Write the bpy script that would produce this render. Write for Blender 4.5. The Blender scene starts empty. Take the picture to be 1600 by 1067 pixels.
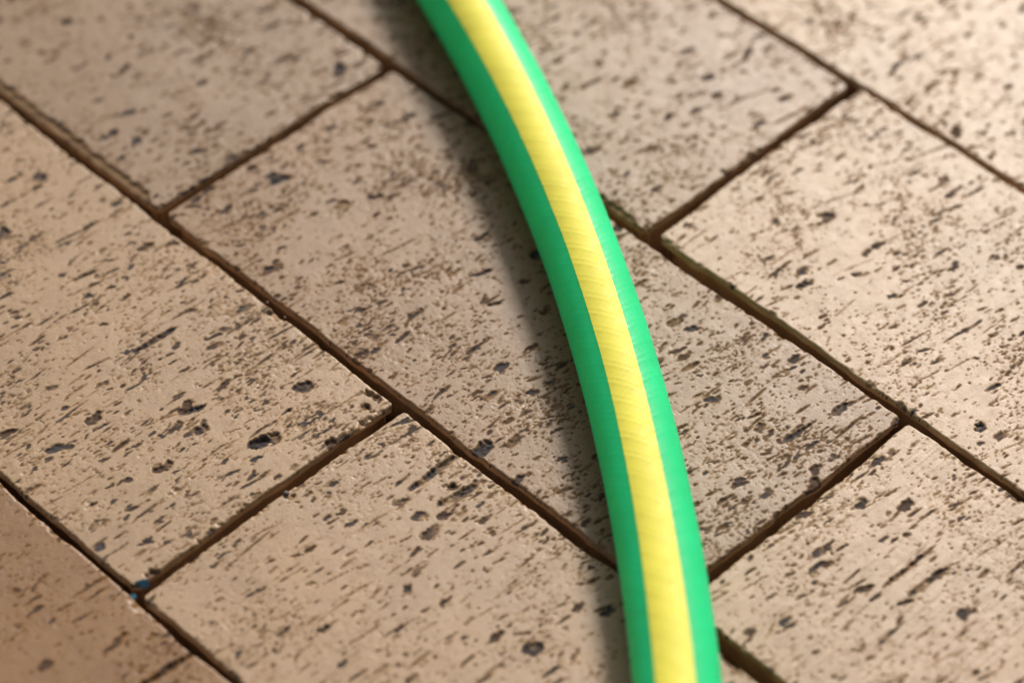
import bpy, math, random
import numpy as np
from mathutils import Vector, Matrix

scene = bpy.context.scene
MM = 0.001

# ---------------------------------------------------------------- camera
cam_d = bpy.data.cameras.new("camera")
cam_d.sensor_width = 36.0
cam_d.lens = 108.0
cam_d.clip_start = 0.01
cam_d.clip_end = 50.0
cam_d.dof.use_dof = True
cam_d.dof.focus_distance = 0.884
cam_d.dof.aperture_fstop = 5.0
cam_d.dof.aperture_blades = 9
cam = bpy.data.objects.new("camera", cam_d)
scene.collection.objects.link(cam)
cam.matrix_world = Matrix((
    (0.70149732, -0.51098951, 0.49678086, 0.45381),
    (0.71267209, 0.50297715, -0.48899129, -0.30199),
    (0.0, 0.69706793, 0.71700509, 0.65027),
    (0, 0, 0, 1)))
scene.camera = cam

# ---------------------------------------------------------------- sky and sun
SUN_AZ, SUN_EL = 120.0, 35.0          # azimuth counted from +X towards +Y
world = bpy.data.worlds.new("World")
scene.world = world
world.use_nodes = True
wn = world.node_tree
wn.nodes.clear()
w_out = wn.nodes.new("ShaderNodeOutputWorld")
w_bg = wn.nodes.new("ShaderNodeBackground")
w_hs = wn.nodes.new("ShaderNodeHueSaturation")
w_sky = wn.nodes.new("ShaderNodeTexSky")
w_sky.sky_type = 'NISHITA'
w_sky.sun_disc = False
w_sky.sun_elevation = math.radians(SUN_EL)
w_sky.sun_rotation = math.radians(90.0 - SUN_AZ)
w_sky.air_density = 1.0
w_sky.dust_density = 4.0
w_hs.inputs['Saturation'].default_value = 0.08
w_bg.inputs['Strength'].default_value = 0.088
wn.links.new(w_sky.outputs[0], w_hs.inputs['Color'])
wn.links.new(w_hs.outputs[0], w_bg.inputs['Color'])
wn.links.new(w_bg.outputs[0], w_out.inputs['Surface'])

sun_d = bpy.data.lights.new("sun", 'SUN')
sun_d.energy = 4.2
sun_d.angle = math.radians(12.0)
sun_d.color = (1.0, 0.915, 0.81)
sun = bpy.data.objects.new("sun", sun_d)
scene.collection.objects.link(sun)
_a, _e = math.radians(SUN_AZ), math.radians(SUN_EL)
sdir = Vector((math.cos(_a) * math.cos(_e), math.sin(_a) * math.cos(_e), math.sin(_e)))
sun.rotation_euler = sdir.to_track_quat('Z', 'Y').to_euler()
sun.location = sdir * 3

scene.view_settings.view_transform = 'Standard'
scene.view_settings.look = 'None'
scene.view_settings.exposure = 0.0
scene.view_settings.gamma = 1.0
scene.view_settings.use_curve_mapping = False
scene.render.engine = 'CYCLES'
scene.render.resolution_x, scene.render.resolution_y = 1024, 682


# ---------------------------------------------------------------- node helpers
def new_mat(name):
    m = bpy.data.materials.new(name)
    m.use_nodes = True
    nt = m.node_tree
    return m, nt, nt.nodes["Principled BSDF"]


def nd(nt, kind, **kw):
    n = nt.nodes.new(kind)
    for k, v in kw.items():
        setattr(n, k, v)
    return n


def mixcol(nt, fac, a, b, blend='MIX'):
    n = nt.nodes.new("ShaderNodeMix")
    n.data_type = 'RGBA'
    n.blend_type = blend
    for sock, val in ((n.inputs[0], fac), (n.inputs[6], a), (n.inputs[7], b)):
        if hasattr(val, 'is_linked'):
            nt.links.new(val, sock)
        elif isinstance(val, (int, float)):
            sock.default_value = val
        else:
            sock.default_value = (*val, 1.0)
    return n.outputs[2]


def maprange(nt, val, a, b, c, d):
    n = nt.nodes.new("ShaderNodeMapRange")
    n.clamp = True
    nt.links.new(val, n.inputs[0])
    for i, v in enumerate((a, b, c, d)):
        n.inputs[i + 1].default_value = v
    return n.outputs[0]


def noise(nt, co, scale, detail=3.0, rough=0.55):
    n = nt.nodes.new("ShaderNodeTexNoise")
    nt.links.new(co, n.inputs['Vector'])
    n.inputs['Scale'].default_value = scale
    n.inputs['Detail'].default_value = detail
    n.inputs['Roughness'].default_value = rough
    return n.outputs[0]


def attr(nt, name):
    n = nt.nodes.new("ShaderNodeAttribute")
    n.attribute_name = name
    return n.outputs['Fac']


# ---------------------------------------------------------------- materials
def make_brick_material():
    m, nt, b = new_mat("fired_clay")
    L = nt.links.new
    tc = nd(nt, "ShaderNodeTexCoord").outputs['Object']
    oi = nd(nt, "ShaderNodeObjectInfo")
    off = nd(nt, "ShaderNodeVectorMath", operation='ADD')
    L(tc, off.inputs[0])
    sc = nd(nt, "ShaderNodeVectorMath", operation='SCALE')
    comb = nd(nt, "ShaderNodeCombineXYZ")
    for i in range(3):
        L(oi.outputs['Random'], comb.inputs[i])
    L(comb.outputs[0], sc.inputs[0])
    sc.inputs['Scale'].default_value = 7.0
    L(sc.outputs[0], off.inputs[1])
    co = off.outputs[0]
    base = oi.outputs['Color']
    # broad kiln tone, then finer clouding, then sandy speckle
    n1 = noise(nt, co, 22, 3)
    base = mixcol(nt, maprange(nt, n1, 0.35, 0.7, 0.0, 1.0), base, (1.12, 1.10, 1.08), 'MULTIPLY')
    n2 = noise(nt, co, 160, 4, 0.6)
    base = mixcol(nt, maprange(nt, n2, 0.45, 0.75, 0.0, 0.55), base, (0.70, 0.63, 0.58), 'MULTIPLY')
    n3 = noise(nt, co, 2300, 3, 0.7)
    base = mixcol(nt, maprange(nt, n3, 0.56, 0.72, 0.0, 0.65), base, (0.48, 0.42, 0.38), 'MULTIPLY')
    n4 = noise(nt, co, 900, 2, 0.6)
    base = mixcol(nt, maprange(nt, n4, 0.60, 0.74, 0.0, 0.30), base, (1.45, 1.50, 1.55), 'MULTIPLY')
    # unscraped, browner fire skin on the sides
    skin_n = noise(nt, co, 120, 4)
    skin = mixcol(nt, maprange(nt, skin_n, 0.35, 0.7, 0, 1), (0.52, 0.325, 0.180), (0.35, 0.218, 0.122))
    base = mixcol(nt, attr(nt, "skin"), base, skin)
    # slag and soil lodged in some of the pits
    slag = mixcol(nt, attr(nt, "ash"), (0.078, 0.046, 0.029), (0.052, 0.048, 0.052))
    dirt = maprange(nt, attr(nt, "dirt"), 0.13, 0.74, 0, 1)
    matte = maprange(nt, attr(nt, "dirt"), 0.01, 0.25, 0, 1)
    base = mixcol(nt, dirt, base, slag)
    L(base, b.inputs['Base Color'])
    ro = nd(nt, "ShaderNodeMath", operation='MAXIMUM')
    L(maprange(nt, noise(nt, co, 300, 3), 0.3, 0.7, 0.35, 0.45), ro.inputs[0])
    L(maprange(nt, matte, 0, 1, 0.3, 0.80), ro.inputs[1])
    L(ro.outputs[0], b.inputs['Roughness'])
    L(maprange(nt, matte, 0, 1, 0.42, 0.12), b.inputs['Specular IOR Level'])
    bm1 = nd(nt, "ShaderNodeBump")
    bm1.inputs['Strength'].default_value = 0.6
    bm1.inputs['Distance'].default_value = 0.00016
    L(noise(nt, co, 1800, 5, 0.7), bm1.inputs['Height'])
    L(bm1.outputs[0], b.inputs['Normal'])
    return m


def make_pvc(name, col, rough, sss):
    m, nt, b = new_mat(name)
    L = nt.links.new
    tc = nd(nt, "ShaderNodeTexCoord").outputs['Object']
    n1 = noise(nt, tc, 60, 3)
    dark = tuple(c * 0.86 for c in col)
    L(mixcol(nt, maprange(nt, n1, 0.3, 0.7, 0, 1), col, dark), b.inputs['Base Color'])
    L(maprange(nt, noise(nt, tc, 400, 3), 0.3, 0.7, rough - 0.05, rough + 0.08), b.inputs['Roughness'])
    b.inputs['IOR'].default_value = 1.45
    b.inputs['Subsurface Weight'].default_value = sss
    b.inputs['Subsurface Radius'].default_value = (0.5, 1.0, 0.8)
    b.inputs['Subsurface Scale'].default_value = 0.035
    bp = nd(nt, "ShaderNodeBump")
    bp.inputs['Strength'].default_value = 0.12
    bp.inputs['Distance'].default_value = 0.0002
    L(noise(nt, tc, 900, 3), bp.inputs['Height'])
    L(bp.outputs[0], b.inputs['Normal'])
    return m


def make_plain(name, c1, c2, scale, rough):
    m, nt, b = new_mat(name)
    tc = nd(nt, "ShaderNodeTexCoord").outputs['Object']
    nt.links.new(mixcol(nt, maprange(nt, noise(nt, tc, scale, 4), 0.35, 0.65, 0, 1), c1, c2), b.inputs['Base Color'])
    b.inputs['Roughness'].default_value = rough
    return m


CLAY = make_brick_material()
GREEN = make_pvc("green_pvc", (0.0, 0.74, 0.235), 0.50, 1.0)
YELLOW = make_pvc("yellow_pvc", (0.84, 0.77, 0.085), 0.60, 0.0)
SAND = make_plain("dark_bedding_sand", (0.10, 0.075, 0.05), (0.05, 0.04, 0.03), 900, 0.95)
GRAIN = make_plain("sand_grain", (0.42, 0.33, 0.24), (0.14, 0.11, 0.085), 700, 0.6)
BLUE = make_plain("blue_plastic", (0.02, 0.16, 0.27), (0.03, 0.10, 0.17), 500, 0.45)
STONE = make_plain("dark_stone", (0.10, 0.075, 0.06), (0.045, 0.04, 0.045), 600, 0.7)
FIBRE = make_plain("brown_fibre", (0.10, 0.06, 0.035), (0.06, 0.035, 0.02), 500, 0.7)


def tag(o, label=None, cat=None, group=None, kind=None):
    if label: o["label"] = label
    if cat: o["category"] = cat
    if group: o["group"] = group
    if kind: o["kind"] = kind
    return o


def mesh_obj(name, verts, faces, mat, parent=None, smooth=True):
    me = bpy.data.meshes.new(name)
    me.from_pydata([tuple(v) for v in verts], [], [tuple(f) for f in faces])
    me.materials.append(mat)
    if smooth:
        me.polygons.foreach_set('use_smooth', [True] * len(me.polygons))
    me.update()
    o = bpy.data.objects.new(name, me)
    scene.collection.objects.link(o)
    if parent: o.parent = parent
    return o


def grid_mesh(name, V, F, mat, attrs=None):
    """numpy vertices (n,3) and quads (m,4) to a smooth mesh"""
    me = bpy.data.meshes.new(name)
    n, m = len(V), len(F)
    me.vertices.add(n)
    me.vertices.foreach_set('co', np.ascontiguousarray(V, dtype=np.float32).ravel())
    me.loops.add(m * 4)
    me.loops.foreach_set('vertex_index', np.ascontiguousarray(F, dtype=np.int32).ravel())
    me.polygons.add(m)
    me.polygons.foreach_set('loop_start', np.arange(0, m * 4, 4, dtype=np.int32))
    me.polygons.foreach_set('loop_total', np.full(m, 4, dtype=np.int32))
    me.polygons.foreach_set('use_smooth', np.ones(m, dtype=bool))
    for k, a in (attrs or {}).items():
        at = me.attributes.new(k, 'FLOAT', 'POINT')
        at.data.foreach_set('value', np.ascontiguousarray(a, dtype=np.float32).ravel())
    me.materials.append(mat)
    me.update(calc_edges=True)
    me.validate()
    return me


# ---------------------------------------------------------------- pavement
BED_Z = -45.0
bed = mesh_obj("brick_pavement",
               [(-1.6, -1.3, BED_Z * MM), (1.6, -1.3, BED_Z * MM), (1.6, 1.7, BED_Z * MM), (-1.6, 1.7, BED_Z * MM),
                (-1.6, -1.3, -0.09), (1.6, -1.3, -0.09), (1.6, 1.7, -0.09), (-1.6, 1.7, -0.09)],
               [(0, 1, 2, 3), (7, 6, 5, 4), (0, 4, 5, 1), (1, 5, 6, 2), (2, 6, 7, 3), (3, 7, 4, 0)], SAND, smooth=False)
tag(bed, "tan clay brick pavement laid in running bond with open joints", kind="structure")


def sstep(a, b, x):
    t = np.clip((x - a) / (b - a), 0, 1)
    return t * t * (3 - 2 * t)


def fnoise(rng, nt_, ns_, step, lt, ls):
    w = rng.standard_normal((nt_, ns_))
    ft = np.fft.fftfreq(nt_, step)[:, None]
    fs = np.fft.rfftfreq(ns_, step)[None, :]
    g = np.exp(-2 * math.pi ** 2 * ((ft * lt) ** 2 + (fs * ls) ** 2) * 0.5)
    r = np.fft.irfft2(np.fft.rfft2(w) * g, s=(nt_, ns_))
    r -= r.mean()
    return r / (r.std() + 1e-9)


class Relief:
    """Height (mm, 0 = wear surface), dirt and ash maps of one brick's top."""

    def __init__(self, seed, Ls, Wt, step, pits=1.0, grit=1.0, groove=1.0, streak=1.0):
        self.rng = rng = np.random.default_rng(seed)
        self.step = step
        self.ns, self.nt = int(Ls / step) + 2, int(Wt / step) + 2
        self.S = np.arange(self.ns) * step
        self.T = np.arange(self.nt) * step
        N = lambda lt, ls: fnoise(rng, self.nt, self.ns, step, lt, ls)
        self.w1, self.w2, self.w3 = N(0.55, 0.45), N(1.3, 1.0), N(0.35, 0.35)
        h = 0.08 * N(24, 24) + 0.018 * N(5, 4) + 0.008 * N(1.2, 0.9) + 0.007 * N(0.3, 0.3)
        h += streak * 0.012 * N(7.0, 0.35)
        self.h = h
        self.d = np.zeros_like(h)
        self.a = np.clip(0.5 + 0.35 * N(1.5, 1.5), 0, 1)
        # small torn pits left by the cutting wire
        dens = N(9, 9)
        f = N(0.75, 0.30) + 0.33 * dens
        m = sstep(1.72 - 0.22 * grit, 2.05 - 0.22 * grit, f)
        self.h -= m * 0.20 * (0.7 + 0.3 * self.w2)
        m = sstep(1.62 - 0.22 * grit, 1.95 - 0.22 * grit, f)
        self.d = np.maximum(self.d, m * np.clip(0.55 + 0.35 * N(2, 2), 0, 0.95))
        f = N(0.30, 0.20) + 0.35 * dens
        m = sstep(1.72 - 0.25 * grit, 2.0 - 0.25 * grit, f)
        self.h -= m * 0.10
        m = sstep(1.65 - 0.25 * grit, 1.95 - 0.25 * grit, f)
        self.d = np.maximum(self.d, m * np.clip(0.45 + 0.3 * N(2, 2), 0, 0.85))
        area = Ls * Wt
        mean = rng.normal(3, 4)
        k = int(area * 0.036 * pits)
        for _ in range(k):
            a = min(0.5 + rng.exponential(0.62), 3.2)
            self.pit(rng.uniform(0, Ls), rng.uniform(0, Wt), a, max(0.22, a * rng.uniform(0.16, 0.50)),
                     0.13 + 0.15 * a * rng.uniform(0.5, 1.1), rng.normal(mean, 11), rng.choice([0.3, 0.7, 0.9, 1.0]),
                     rng.uniform(0, 1))
        for _ in range(int(area * 0.0075 * groove)):
            a = rng.uniform(1.2, 2.5) + rng.exponential(1.1)
            self.pit(rng.uniform(0, Ls), rng.uniform(0, Wt), a, rng.uniform(0.28, 0.55), rng.uniform(0.25, 0.55),
                     rng.normal(mean, 5), rng.uniform(0.35, 1.0), rng.uniform(0.1, 1), taper=rng.choice([-1, 1]))
        for _ in range(int(area * 0.0050 * groove)):
            a = rng.uniform(2.5, 9)
            self.pit(rng.uniform(0, Ls), rng.uniform(0, Wt), a, rng.uniform(0.16, 0.28), rng.uniform(0.12, 0.3),
                     rng.normal(mean, 5), rng.uniform(0.1, 0.5), rng.uniform(0, 0.5), taper=rng.choice([-1, 0, 1]))
        for _ in range(int(area * 0.00028 * pits)):
            a = rng.uniform(1.8, 3.0)
            self.pit(rng.uniform(0, Ls), rng.uniform(0, Wt), a, a * rng.uniform(0.45, 0.8), rng.uniform(0.5, 1.0),
                     rng.normal(4, 20), 1.0, rng.uniform(0.2, 1))

    def chip_edges(self, n=85):
        """crumbs broken from the four arrises"""
        rng, L, W = self.rng, self.S[-2], self.T[-2]
        for _ in range(n):
            a = min(0.5 + rng.exponential(0.6), 3.4)
            along = rng.random()
            side = rng.integers(4)
            off = rng.uniform(-0.5, 0.35)
            p = [(along * L, off), (along * L, W - off), (off, along * W), (L - off, along * W)][side]
            self.pit(*p, a if side > 1 else a * 0.6, a * 0.6 if side > 1 else a, rng.uniform(0.35, 1.0) * (0.5 + 0.35 * a),
                     rng.normal(0, 12), rng.choice([0.0, 0.1, 0.5]), rng.uniform(0, 0.6))

    def pit(self, cs, ct, a, b, D, ang=4.0, dirt=0.8, ash=0.5, taper=0):
        st = self.step
        R = 1.35 * max(a, b) + 0.6
        i0, i1 = max(int((cs - R) / st), 0), min(int((cs + R) / st) + 2, self.ns)
        j0, j1 = max(int((ct - R) / st), 0), min(int((ct + R) / st) + 2, self.nt)
        if i1 - i0 < 2 or j1 - j0 < 2:
            return
        sl = np.s_[j0:j1, i0:i1]
        w1, w2, w3 = self.w1[sl], self.w2[sl], self.w3[sl]
        q = min(b, 1.0)
        if a > 3.2 * b: q *= 0.45
        s = self.S[None, i0:i1] - cs + 0.26 * q * w1 + 0.22 * q * w2
        t = self.T[j0:j1, None] - ct + 0.26 * q * w2 - 0.18 * q * w1
        th = math.radians(ang)
        lng = t * math.cos(th) + s * math.sin(th)
        wid = s * math.cos(th) - t * math.sin(th)
        bb = b
        if taper:
            bb = b * np.clip(1.0 - 0.75 * (0.5 + 0.5 * taper * lng / a), 0.2, 1.0) * 1.25
        r = np.sqrt((np.abs(lng) / a) ** 2.6 + (np.abs(wid) / bb) ** 2) + (0.10 if a < 3.2 * b else 0.05) * w3
        edge = np.clip(0.22 / max(b, 0.25), 0.12, 0.5)
        m = sstep(0.0, edge, 1.0 - r)
        self.h[sl] = np.minimum(self.h[sl], self.h[sl] * 0.4 + (-D * (0.85 + 0.18 * w1)) * m) * (m > 0) + self.h[sl] * (m <= 0)
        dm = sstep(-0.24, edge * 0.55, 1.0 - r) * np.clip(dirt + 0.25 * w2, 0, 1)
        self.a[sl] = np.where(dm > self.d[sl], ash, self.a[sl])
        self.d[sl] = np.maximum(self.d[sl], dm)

    def ledge(self, s0, s1, side, width, depth):
        """a broken strip along one edge: side 'lo' is t = 0, 'hi' is t = Wt"""
        W = self.T[-1]
        tt = self.T[:, None] if side == 'lo' else W - self.T[:, None]
        S = self.S[None, :]
        prof = width * sstep(s0, s0 + 6, S) * (1 - sstep(s1 - 5, s1, S)) * (1 + 0.13 * self.w2) + 0.12 * self.w1
        m = 1 - sstep(prof - 0.45, prof + 0.1, tt)
        m = m * (prof > 0.3)
        self.h -= depth * m * (1 + 0.12 * self.w2)
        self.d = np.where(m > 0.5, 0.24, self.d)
        self.a = np.where(m > 0.5, 0.0, self.a)

    def sample(self, A, s, t):
        u, v = np.clip(s / self.step, 0, self.ns - 1.001), np.clip(t / self.step, 0, self.nt - 1.001)
        i, j = u.astype(int)[None, :], v.astype(int)[:, None]
        fu, fv = (u - u.astype(int))[None, :], (v - v.astype(int))[:, None]
        return (A[j, i] * (1 - fu) * (1 - fv) + A[j, i + 1] * fu * (1 - fv) + A[j + 1, i] * (1 - fu) * fv + A[j + 1, i + 1] * fu * fv)


def axis(L, lo, hi, fine, coarse):
    """sample positions 0..L, fine between lo and hi and coarse outside, tight at both ends"""
    p = [0.0]
    while p[-1] < L:
        x = p[-1]
        st = fine if lo <= x <= hi else coarse
        if min(x, L - x) < 1.6: st = min(st, max(fine, 0.4))
        p.append(x + st)
    p = np.array(p)
    return p * (L / p[-1])


OUTS = np.array([0.25, 0.6, 1.1, 1.8, 2.3, 2.7, 3.1, 4.2, 6.0, 9.0, 14.0, 24.0, 44.9])


def brick_mesh(name, quad, rel, fine, coarse, view=None, corner=1.1, chips=10, seed=0):
    """quad: four plan corners in mm (x0y0, x1y0, x1y1, x0y1); returns mesh (m, centred) and centre"""
    q = np.array(quad, float)
    Ls = 0.5 * (np.linalg.norm(q[1] - q[0]) + np.linalg.norm(q[2] - q[3]))
    Wt = 0.5 * (np.linalg.norm(q[3] - q[0]) + np.linalg.norm(q[2] - q[1]))
    if view is None:
        view = (-1, -1, -1, -1)
    s = axis(Ls, view[0], view[1], fine, coarse)
    t = axis(Wt, view[2], view[3], fine, coarse)
    rng = np.random.default_rng(seed + 991)
    es = np.concatenate([-OUTS[::-1], s, Ls + OUTS])
    et = np.concatenate([-OUTS[::-1], t, Wt + OUTS])
    k = len(OUTS)
    cs, ct = np.clip(es, 0, Ls), np.clip(et, 0, Wt)
    out = np.maximum(np.maximum(-es, es - Ls).clip(0)[None, :], np.maximum(-et, et - Wt).clip(0)[:, None])
    Z = rel.sample(rel.h, cs, ct)
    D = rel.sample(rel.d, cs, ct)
    A = rel.sample(rel.a, cs, ct)
    # worn arris
    dist = np.minimum(np.minimum(cs, Ls - cs)[None, :] + 0 * ct[:, None], np.minimum(ct, Wt - ct)[:, None] + 0 * cs[None, :])
    R = np.clip(0.42 + 0.16 * rel.sample(rel.w2, cs, ct), 0.25, 1.3)
    e = np.clip(R - dist, 0, None)
    Z = Z - (R - np.sqrt(np.clip(R * R - e * e, 0, None))) * 0.9
    # wandering edges: lateral push that fades inwards
    def wander(L, pos):
        x = np.arange(0, L + 8, 0.5)
        w = rng.standard_normal(len(x))
        f = np.fft.rfftfreq(len(x), 0.5)
        W = np.fft.rfft(w)
        a = np.fft.irfft(W * np.exp(-(f * 40) ** 2), len(x)); a /= a.std()
        b = np.fft.irfft(W * np.exp(-(f * 9) ** 2), len(x)); b /= b.std()
        c = np.fft.irfft(W * np.exp(-(f * 2.2) ** 2), len(x)); c /= c.std()
        y = 0.24 * a + 0.06 * b + 0.05 * c
        d = np.minimum(pos, L - pos).clip(0)
        rc = corner
        ee = np.clip(rc - d, 0, rc)
        return -np.interp(pos, x, y) - (rc - np.sqrt(rc * rc - ee * ee)) * 0.75
    fs0 = np.exp(-(cs / 2.2) ** 2)[None, :]; fs1 = np.exp(-((Ls - cs) / 2.2) ** 2)[None, :]
    ft0 = np.exp(-(ct / 2.2) ** 2)[:, None]; ft1 = np.exp(-((Wt - ct) / 2.2) ** 2)[:, None]
    dS = -wander(Wt, ct)[:, None] * fs0 + wander(Wt, ct)[:, None] * fs1
    dT = -wander(Ls, cs)[None, :] * ft0 + wander(Ls, cs)[None, :] * ft1
    # rough side faces
    lipn = fnoise(rng, len(et), len(es), 0.5, 6.0, 6.0)
    lip = 2.6 * sstep(2.7, 3.2, out + 0.25 * lipn)
    rs = fnoise(rng, len(et), len(es), 0.5, 2.0, 2.0) * 0.06
    side = sstep(0.0, 1.5, out)
    PS = cs[None, :] + dS + np.where(es < 0, 1, np.where(es > Ls, -1, 0))[None, :] * (rs * side + lip)
    PT = ct[:, None] + dT + np.where(et < 0, 1, np.where(et > Wt, -1, 0))[:, None] * (rs * side + lip)
    Z = np.where(out > 0, np.minimum(Z - 0.02 * out, -out), Z)
    Z = np.maximum(Z, BED_Z + 0.1)
    u, v = PS / Ls, PT / Wt
    X = (1 - u) * (1 - v) * q[0, 0] + u * (1 - v) * q[1, 0] + u * v * q[2, 0] + (1 - u) * v * q[3, 0]
    Y = (1 - u) * (1 - v) * q[0, 1] + u * (1 - v) * q[1, 1] + u * v * q[2, 1] + (1 - u) * v * q[3, 1]
    c = q.mean(axis=0)
    V = np.stack([X - c[0], Y - c[1], Z], -1).reshape(-1, 3) * MM
    nt_, ns_ = Z.shape
    idx = np.arange(nt_ * ns_).reshape(nt_, ns_)
    F = np.stack([idx[:-1, :-1], idx[:-1, 1:], idx[1:, 1:], idx[1:, :-1]], -1)
    keep = np.ones((nt_ - 1, ns_ - 1), bool)
    for a0, b0 in ((np.s_[:k], np.s_[:k]), (np.s_[:k], np.s_[-k:]), (np.s_[-k:], np.s_[:k]), (np.s_[-k:], np.s_[-k:])):
        keep[a0, b0] = False
    F = F[keep]
    skin = sstep(0.35, 1.3, -Z) * sstep(0.0, 0.6, out) + 0.25 * sstep(0.3, 0.9, R - dist) * (out <= 0)
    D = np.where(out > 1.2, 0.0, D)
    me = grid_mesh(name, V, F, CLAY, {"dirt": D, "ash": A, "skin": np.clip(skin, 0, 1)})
    return me, c


def place_brick(me, c, col, dz=0.0, tilt=(0, 0), rz=0.0):
    o = bpy.data.objects.new("brick", me)
    scene.collection.objects.link(o)
    o.location = (c[0] * MM, c[1] * MM, dz * MM)
    o.rotation_euler = (math.radians(tilt[0]), math.radians(tilt[1]), rz)
    o.color = (*col, 1)
    o.parent = bed
    return o


TAN = (0.312, 0.204, 0.114)
PALE = (0.342, 0.228, 0.133)
PINK = (0.228, 0.136, 0.068)
RED = (0.195, 0.096, 0.031)
DUSK = (0.212, 0.131, 0.069)
# key, plan quad, colour, relief settings, height, fine window in local mm (s0, s1, t0, t1), grid step
NEAR = [
    ("front", [(-109, -98), (103, -98), (103, -0.9), (-109, -0.7)], RED, dict(pits=0.5, grit=0.0, groove=0.35), -0.5, (30, 185, 50, 99), 0.42),
    ("left", [(-217, 1.7), (-3.0, 1.5), (-3.3, 99.7), (-217, 100.0)], TAN, dict(pits=1.15, grit=1.0, groove=1.6), 0.2, (15, 214, 0, 101), 0.36),
    ("bottom", [(0.7, 1.2), (212, 1.5), (212, 100.2), (0.3, 99.7)], TAN, dict(pits=0.9, grit=0.3, groove=0.9), -0.1, (0, 152, 0, 101), 0.36),
    ("upper_left", [(-322, 103), (-113.2, 103.2), (-113.4, 198.6), (-322, 198)], DUSK, dict(pits=0.8, grit=0.35, groove=1.0), 0.5, (85, 214, 0, 99), 0.45),
    ("centre", [(-110.3, 103.4), (103.9, 102.9), (104.0, 199.5), (-110.9, 199.5)], PINK, dict(pits=1.0, grit=1.45, groove=0.45), 0.4, (0, 216, 0, 100), 0.34),
    ("lower_right", [(107.4, 104.6), (320, 103), (320, 198), (107.0, 199.8)], PALE, dict(pits=0.68, grit=0.25, groove=1.1, streak=2.4), 0.3, (0, 90, 0, 100), 0.36),
    ("upper", [(-217, 202.0), (-1.4, 202.9), (-1.8, 299.0), (-217, 298.4)], PINK, dict(pits=0.7, grit=0.2, groove=0.6), 0.6, (45, 217, 0, 98), 0.45),
    ("right", [(2.9, 204.6), (217, 200.9), (217, 297.5), (1.2, 299.3)], PALE, dict(pits=0.62, grit=0.25, groove=0.8), 0.7, (0, 155, 0, 98), 0.38),
    ("upper_right", [(-109, 301.5), (103.5, 301.2), (103.5, 398), (-109, 398)], PALE, dict(pits=0.65, grit=0.2, groove=0.6), 0.5, (35, 195, 0, 80), 0.48),
]


def seg(rel, q, p0, p1, b, D, dirt, ash, taper=0):
    """groove from p0 to p1 (pavement mm)"""
    o = np.array(q[0])
    a, c = np.array(p0) - o, np.array(p1) - o
    d = c - a
    rel.pit(*(0.5 * (a + c)), 0.5 * np.hypot(*d), b, D, math.degrees(math.atan2(d[0], d[1])), dirt, ash, taper)


def special(key, r, q):
    ox, oy = q[0]
    if key == "left":
        r.pit(-18.6 - ox, 62.0 - oy, 3.6, 2.3, 1.5, 2, 0.9, 0.7)
        r.pit(-17.0 - ox, 66.0 - oy, 2.0, 1.9, 1.0, 30, 0.7, 0.3)
        seg(r, q, (-71.5, 59.0), (-70.6, 75.0), 1.0, 0.9, 0.7, 0.8)
        seg(r, q, (-43.0, 52.5), (-40.5, 61.0), 1.0, 0.9, 0.9, 1.0, 1)
        seg(r, q, (-47.0, 42.0), (-43.5, 53.0), 0.3, 0.4, 0.5, 0.2)
        seg(r, q, (-108, 62), (-106, 73), 0.7, 0.8, 0.6, 0.6, -1)
        seg(r, q, (-84, 82), (-81, 97), 0.28, 0.45, 0.5, 0.3)
        seg(r, q, (-58, 84), (-57, 97), 0.5, 0.6, 0.6, 0.6, 1)
        for p in ((-2.6, 77), (-6, 98), (-8.5, 97.5), (-5.2, 93)):
            r.pit(p[0] - 2.0 - ox, p[1] - oy, 1.6, 1.5, 1.1, 4, 0.4, 0.1)
    if key == "bottom":
        seg(r, q, (24.9, 80.0), (24.4, 100.5), 1.15, 1.1, 0.6, 0.85)
        seg(r, q, (34.6, 82.0), (36.6, 95.5), 1.35, 0.9, 0.7, 0.6)
        r.pit(32.0 - ox, 89.5 - oy, 1.2, 1.1, 1.2, 4, 1.0, 0.2)
        seg(r, q, (27.6, 72.5), (26.6, 86.0), 0.35, 0.35, 0.3, 0.2)
        seg(r, q, (10.0, 22.4), (8.1, 47.0), 0.30, 0.40, 0.35, 0.1)
        seg(r, q, (21.0, 78), (20.4, 85), 0.5, 0.5, 0.8, 0.8, 1)
        r.pit(3 - ox, 54.5 - oy, 1.2, 1.0, 0.8, 4, 0.6, 0.3)
    if key == "front":
        seg(r, q, (24.4, -22.0), (25.9, 0.5), 1.0, 1.2, 0.6, 0.0)
    if key == "upper_left":
        r.ledge(112, 205.5, 'lo', 2.8, 0.8)
    if key == "upper":
        r.ledge(168, 213, 'lo', 2.2, 0.9)
    if key == "centre":
        seg(r, q, (-98.3, 104.2), (-100.0, 124.5), 0.26, 0.35, 0.35, 0.1)
        seg(r, q, (87.0, 169.0), (87.8, 181.5), 0.75, 0.7, 0.9, 0.9, 1)
        seg(r, q, (96.5, 180), (96.0, 193), 0.4, 0.5, 0.4, 0.2)
        seg(r, q, (70, 168), (69, 181), 0.42, 0.5, 0.4, 0.2, -1)
    if key == "lower_right":
        seg(r, q, (141.8, 148.5), (142.3, 169.6), 0.75, 0.8, 0.7, 0.4, 1)
        seg(r, q, (148.8, 151.5), (149.7, 168.5), 1.1, 0.7, 0.6, 0.6, 1)
        seg(r, q, (163, 176), (163.4, 184.5), 0.6, 0.6, 0.8, 0.7, -1)
    if key == "right":
        seg(r, q, (39.2, 215.0), (39.0, 226.0), 0.5, 0.7, 0.8, 0.4)
        r.pit(122.9 - ox, 214.9 - oy, 1.7, 1.4, 1.0, 4, 1.0, 1.0)


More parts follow.
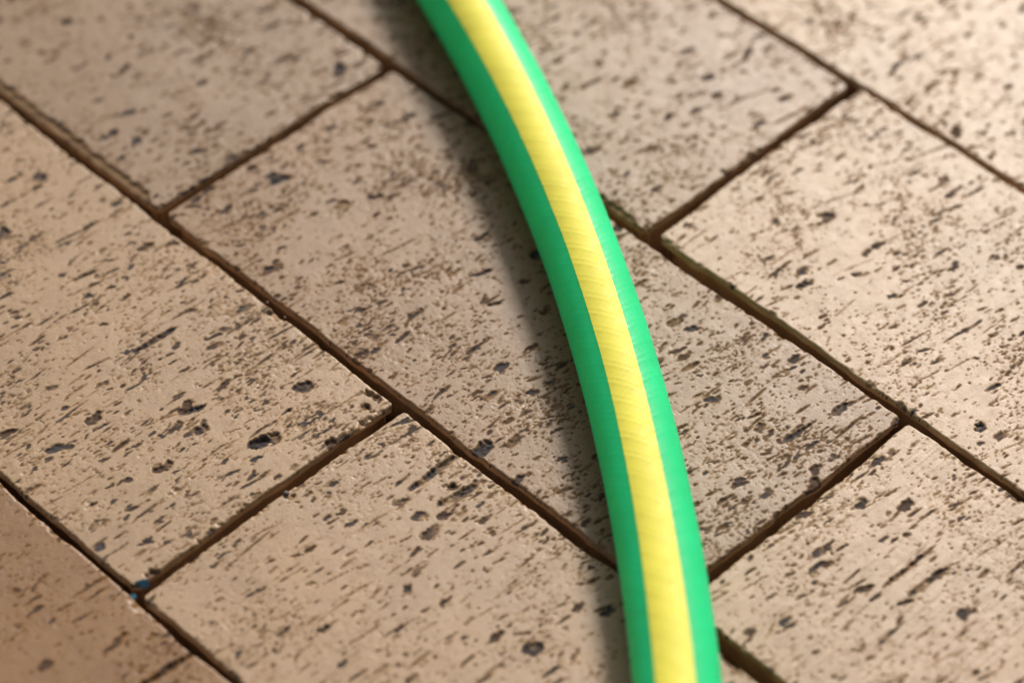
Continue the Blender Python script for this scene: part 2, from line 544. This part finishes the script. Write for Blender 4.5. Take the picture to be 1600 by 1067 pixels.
for i, (key, quad, col, rs, dz, view, step) in enumerate(NEAR):
    qa = np.array(quad, float)
    Ls = 0.5 * (np.linalg.norm(qa[1] - qa[0]) + np.linalg.norm(qa[2] - qa[3]))
    Wt = 0.5 * (np.linalg.norm(qa[3] - qa[0]) + np.linalg.norm(qa[2] - qa[1]))
    rel = Relief(100 + i * 7, Ls, Wt, step * 0.92, **rs)
    special(key, rel, quad)
    rel.chip_edges()
    me, c = brick_mesh("brick", quad, rel, step, 1.6, view, seed=i)
    place_brick(me, c, col, dz, (0, 0))

# the pavement goes on around: plainer bricks that share three meshes
shared = []
for i in range(3):
    quad = [(-106.2, -48.5), (106.2, -48.3), (106.0, 48.4), (-106.2, 48.5)]
    rel = Relief(500 + i, 212.4, 96.9, 0.9, pits=0.9, grit=0.4, groove=0.8)
    rel.chip_edges(40)
    shared.append(brick_mesh("brick", quad, rel, 1.2, 1.6, None, seed=60 + i)[0])
prng = random.Random(5)
taken = [(np.mean([p[0] for p in n[1]]), np.mean([p[1] for p in n[1]])) for n in NEAR]
for r in range(-6, 10):
    off = 0.0 if r % 2 else 108.5
    for k in range(-4, 5):
        c = (-3 + off + 217.0 * k, 100.2 * r + 50.4)
        if any(abs(c[0] - t[0]) < 100 and abs(c[1] - t[1]) < 40 for t in taken):
            continue
        col = prng.choice([TAN, TAN, PALE, PINK, PINK, RED])
        f = prng.uniform(0.92, 1.06)
        place_brick(prng.choice(shared), c, tuple(x * f for x in col), prng.uniform(-0.4, 0.3), (0, 0),
                    prng.choice([0, math.pi]) + prng.uniform(-0.004, 0.004))

# ---------------------------------------------------------------- garden hose
RAD = 11.6
AX = [(-111.1, 229.6), (-92.1, 221.4), (-74.0, 213.0), (-56.7, 204.6), (-40.2, 196.1), (-24.3, 187.5), (-9.1, 178.9),
      (5.4, 170.2), (19.4, 161.5), (32.8, 152.7), (45.7, 144.0), (58.0, 135.3), (69.9, 126.6), (81.3, 117.9),
      (92.4, 109.2), (103.0, 100.6), (113.2, 92.0), (123.1, 83.5)]
_ax = np.array(AX)
_pf = np.polyfit(_ax[:, 0], _ax[:, 1], 3)
core = np.stack([np.linspace(-111.1, 123.1, 200)] * 2, -1)
core[:, 1] = np.polyval(_pf, core[:, 0])


def extend(p, t, length, curv, n=160):
    """continue the hose line outwards with gentle curvature (rad per mm)"""
    out, a, st = [], math.atan2(t[1], t[0]), length / n
    p = np.array(p, float)
    for i in range(n):
        a += curv * st
        p = p + st * np.array([math.cos(a), math.sin(a)])
        out.append(p.copy())
    return np.array(out)


t0 = core[0] - core[3]; t1 = core[-1] - core[-4]
line = np.concatenate([extend(core[0], t0, 620, -0.0009)[::-1], core, extend(core[-1], t1, 520, -0.0012)])
sl = np.concatenate([[0], np.cumsum(np.linalg.norm(np.diff(line, axis=0), axis=1))])
s_core0 = sl[160]; s_core1 = sl[359]
pos = np.concatenate([np.arange(0, s_core0 - 15, 0.9), np.arange(s_core0 - 15, s_core1 + 15, 0.42), np.arange(s_core1 + 15, sl[-1], 0.9)])
HX, HY = np.interp(pos, sl, line[:, 0]), np.interp(pos, sl, line[:, 1])
ker = np.ones(41) / 41
pad = lambda v: np.concatenate([2 * v[0] - v[20:0:-1], v, 2 * v[-1] - v[-2:-22:-1]])
HX, HY = np.convolve(pad(HX), ker, 'valid'), np.convolve(pad(HY), ker, 'valid')
TX, TY = np.gradient(HX), np.gradient(HY)
nn = np.hypot(TX, TY); TX, TY = TX / nn, TY / nn
SX, SY = -TY, TX                                  # sideways, towards the right in the picture
LIFT = 0.6
# angle of the stripe's two borders from straight up, along the length
keys = s_core0 + (s_core1 - s_core0) * np.linspace(0, 1, 18)
lo = np.interp(pos, keys, [-39, -38, -36.5, -35, -34, -33, -32.3, -31.8, -31, -30.6, -30.2, -30, -30.2, -30.8, -31.4, -32, -33, -34])
hi = np.interp(pos, keys, [14, 14.6, 15, 15.6, 16, 16, 16.3, 16.6, 17, 17, 17, 17, 17, 17, 17, 17, 17.3, 17.8])


def braid(p, ang):
    """raised helical yarns under the skin, mm"""
    f1 = p / 7.0 + 8 * ang / (2 * math.pi)
    f2 = p / 7.0 - 8 * ang / (2 * math.pi)
    g1 = lambda f: np.exp(-((f - np.round(f)) / 0.09) ** 2)
    g = lambda f: g1(f) + 0.75 * g1(f + 0.31)
    uneven = 1 + 0.35 * np.sin(p * 0.173 + 2.1 * ang) * np.sin(p * 0.071 + 1.3)
    return uneven * 0.036 * (g(f1) + g(f2)) + 0.04 * np.maximum(g(f1) + g(f2) - 1.2, 0)


hrng = np.random.default_rng(12)
wob = np.interp(pos, np.linspace(0, pos[-1], 90), hrng.normal(0, 0.05, 90))


def hose_strip(name, a0, a1, n, mat, parent, lift=0.0, amp=1.0):
    k = np.linspace(0, 1, n)[None, :]
    ang = np.radians(a0[:, None] * (1 - k) + a1[:, None] * k)
    rad = RAD + wob[:, None] + amp * braid(pos[:, None], ang) + lift
    V = np.stack([HX[:, None] + rad * np.sin(ang) * SX[:, None],
                  HY[:, None] + rad * np.sin(ang) * SY[:, None],
                  RAD + LIFT + rad * np.cos(ang)], -1).reshape(-1, 3) * MM
    m = len(pos)
    idx = np.arange(m * n).reshape(m, n)
    F = np.stack([idx[:-1, :-1], idx[:-1, 1:], idx[1:, 1:], idx[1:, :-1]], -1).reshape(-1, 4)[:, ::-1]
    me = grid_mesh(name, V, F, mat)
    o = bpy.data.objects.new(name, me)
    scene.collection.objects.link(o)
    if parent: o.parent = parent
    return o


hose = bpy.data.objects.new("garden_hose", None)
scene.collection.objects.link(hose)
tag(hose, "green garden hose with a yellow stripe lying across the bricks", "hose")
edge_n = hrng.normal(0, 0.25, len(pos))
edge_n = np.convolve(edge_n, np.ones(9) / 9, 'same')
lo, hi = lo + edge_n, hi + np.roll(edge_n, 133)
tube = hose_strip("tube", hi, hi + 360.0, 180, GREEN, hose, 0.0, 1.5)
stripe = hose_strip("stripe", lo, hi, 34, YELLOW, hose, 0.13, 1.2)
stripe["label"] = "yellow stripe along the hose"

# inner wall and cut rims so that the hose is a real tube at both ends
k = np.linspace(0, 2 * math.pi, 48, endpoint=False)
for e_, sg in ((0, -1), (len(pos) - 1, 1)):
    rings = []
    for r_, back in ((RAD + 0.05, 0), (RAD - 2.4, 0), (RAD - 2.4, -60)):
        rings.append(np.stack([HX[e_] + r_ * np.sin(k) * SX[e_] + sg * back * TX[e_],
                               HY[e_] + r_ * np.sin(k) * SY[e_] + sg * back * TY[e_], RAD + LIFT + r_ * np.cos(k)], -1) * MM)
    V = np.concatenate(rings)
    F = [(r * 48 + i, r * 48 + (i + 1) % 48, (r + 1) * 48 + (i + 1) % 48, (r + 1) * 48 + i) for r in range(2) for i in range(48)]
    mesh_obj("cut_end", V, F, GREEN, hose)

# ---------------------------------------------------------------- small things on the bricks
def lump(rng, r, sq=(1, 1, 1), n=2):
    import bmesh
    bm = bmesh.new()
    bmesh.ops.create_icosphere(bm, subdivisions=n, radius=1.0)
    d = [Vector((rng.gauss(0, 1), rng.gauss(0, 1), rng.gauss(0, 1))).normalized() for _ in range(7)]
    V = []
    for v in bm.verts:
        f = 1.0
        for q in d:
            f -= 0.28 * max(0.0, v.co.dot(q) - 0.55) / 0.45
        V.append((v.co.x * r * sq[0] * f, v.co.y * r * sq[1] * f, v.co.z * r * sq[2] * f))
    F = [tuple(v.index for v in f.verts) for f in bm.faces]
    bm.free()
    return V, F


srng = random.Random(3)
V, F = lump(srng, 1.15 * MM, (1.2, 0.9, 0.8))
peb = mesh_obj("pebble", V, F, STONE)
peb.location = (1.3 * MM, 54.3 * MM, -0.2 * MM)
tag(peb, "small dark pebble stuck on the edge of a brick joint left of the hose", "pebble")


def chip(name, pts, loc, rot, th):
    n = len(pts)
    V = [(x * MM, y * MM, th * MM * 0.5) for x, y in pts] + [(x * MM, y * MM, -th * MM * 0.5) for x, y in pts]
    F = [tuple(range(n)), tuple(range(2 * n - 1, n - 1, -1))] + [(i, n + i, n + (i + 1) % n, (i + 1) % n) for i in range(n)]
    o = mesh_obj(name, V, F, BLUE, smooth=False)
    o.location = tuple(c * MM for c in loc)
    o.rotation_euler = tuple(math.radians(a) for a in rot)
    return o


c1 = chip("plastic_chip", [(-1.2, -1.8), (0.5, -2.0), (1.3, 0.3), (1.1, 1.9), (-0.7, 1.7), (-1.3, 0.2)], (-2.1, 4.6, -0.5), (0, 58, -25), 0.35)
tag(c1, "upper of two tiny blue plastic chips, resting on the brick corner", "plastic chip")
c2 = chip("plastic_chip", [(-1.6, -0.9), (0.3, -1.3), (1.7, -0.2), (1.1, 1.1), (-0.9, 1.0)], (-1.6, -0.2, -1.9), (10, -18, 35), 0.35)
tag(c2, "lower of two tiny blue plastic chips, sunk in the joint corner", "plastic chip")

cu = bpy.data.curves.new("loose_fibre", 'CURVE')
cu.dimensions = '3D'
cu.bevel_depth = 0.11 * MM
cu.bevel_resolution = 2
sp = cu.splines.new('BEZIER')
hp = [(3.4, 254.0, -0.2), (7.2, 256.2, 0.55), (9.6, 256.6, 0.35), (12.0, 257.6, 0.25)]
sp.bezier_points.add(len(hp) - 1)
for b_, p_ in zip(sp.bezier_points, hp):
    b_.co = tuple(c * MM for c in p_)
    b_.handle_left_type = b_.handle_right_type = 'AUTO'
_tmp = bpy.data.objects.new("tmp", cu)
scene.collection.objects.link(_tmp)
_me = bpy.data.meshes.new_from_object(_tmp.evaluated_get(bpy.context.evaluated_depsgraph_get()))
bpy.data.objects.remove(_tmp)
_me.materials.clear(); _me.materials.append(FIBRE)
fib = bpy.data.objects.new("loose_fibre", _me)
scene.collection.objects.link(fib)
tag(fib, "thin brown fibre lying across the brick edge right of the hose", "fibre")

# loose sand: too fine to count
gr = np.random.default_rng(77)
GV, GF = [], []
base = [lump(random.Random(i), 1.0, (1, 1, 0.8), 1) for i in range(4)]


def grain(x, y, z, r):
    V, F = base[gr.integers(4)]
    V = np.array(V)
    a = gr.uniform(0, 6.28)
    Rm = np.array([[math.cos(a), -math.sin(a), 0], [math.sin(a), math.cos(a), 0], [0, 0, 1]])
    b0 = sum(len(v) for v in GV)
    GV.append((V * r * gr.uniform(0.7, 1.2, 3)) @ Rm.T + np.array([x, y, z]))
    GF.extend([tuple(i + b0 for i in f) for f in F])


for y0 in (0.0, 101.6, 201.8, 300.3):
    for _ in range(110):
        grain(gr.uniform(-220, 200), y0 + gr.normal(0, 1.0), gr.uniform(-11, -5), gr.uniform(0.25, 0.7))
for _ in range(260):
    grain(gr.uniform(-200, 180), gr.uniform(-30, 340), 0.12, gr.uniform(0.10, 0.22))
for x, y, z, r in ((65.1, 199.0, 0.2, 0.5), (23, 96.5, 0.3, 0.45), (-60.5, 101.5, -1.2, 0.5), (-52, 101.0, -1.0, 0.4)):
    grain(x, y, z, r)
grains = mesh_obj("sand_grains", np.concatenate(GV) * MM, GF, GRAIN)
tag(grains, "loose sand grains scattered over bricks and in the joints", "sand", kind="stuff")
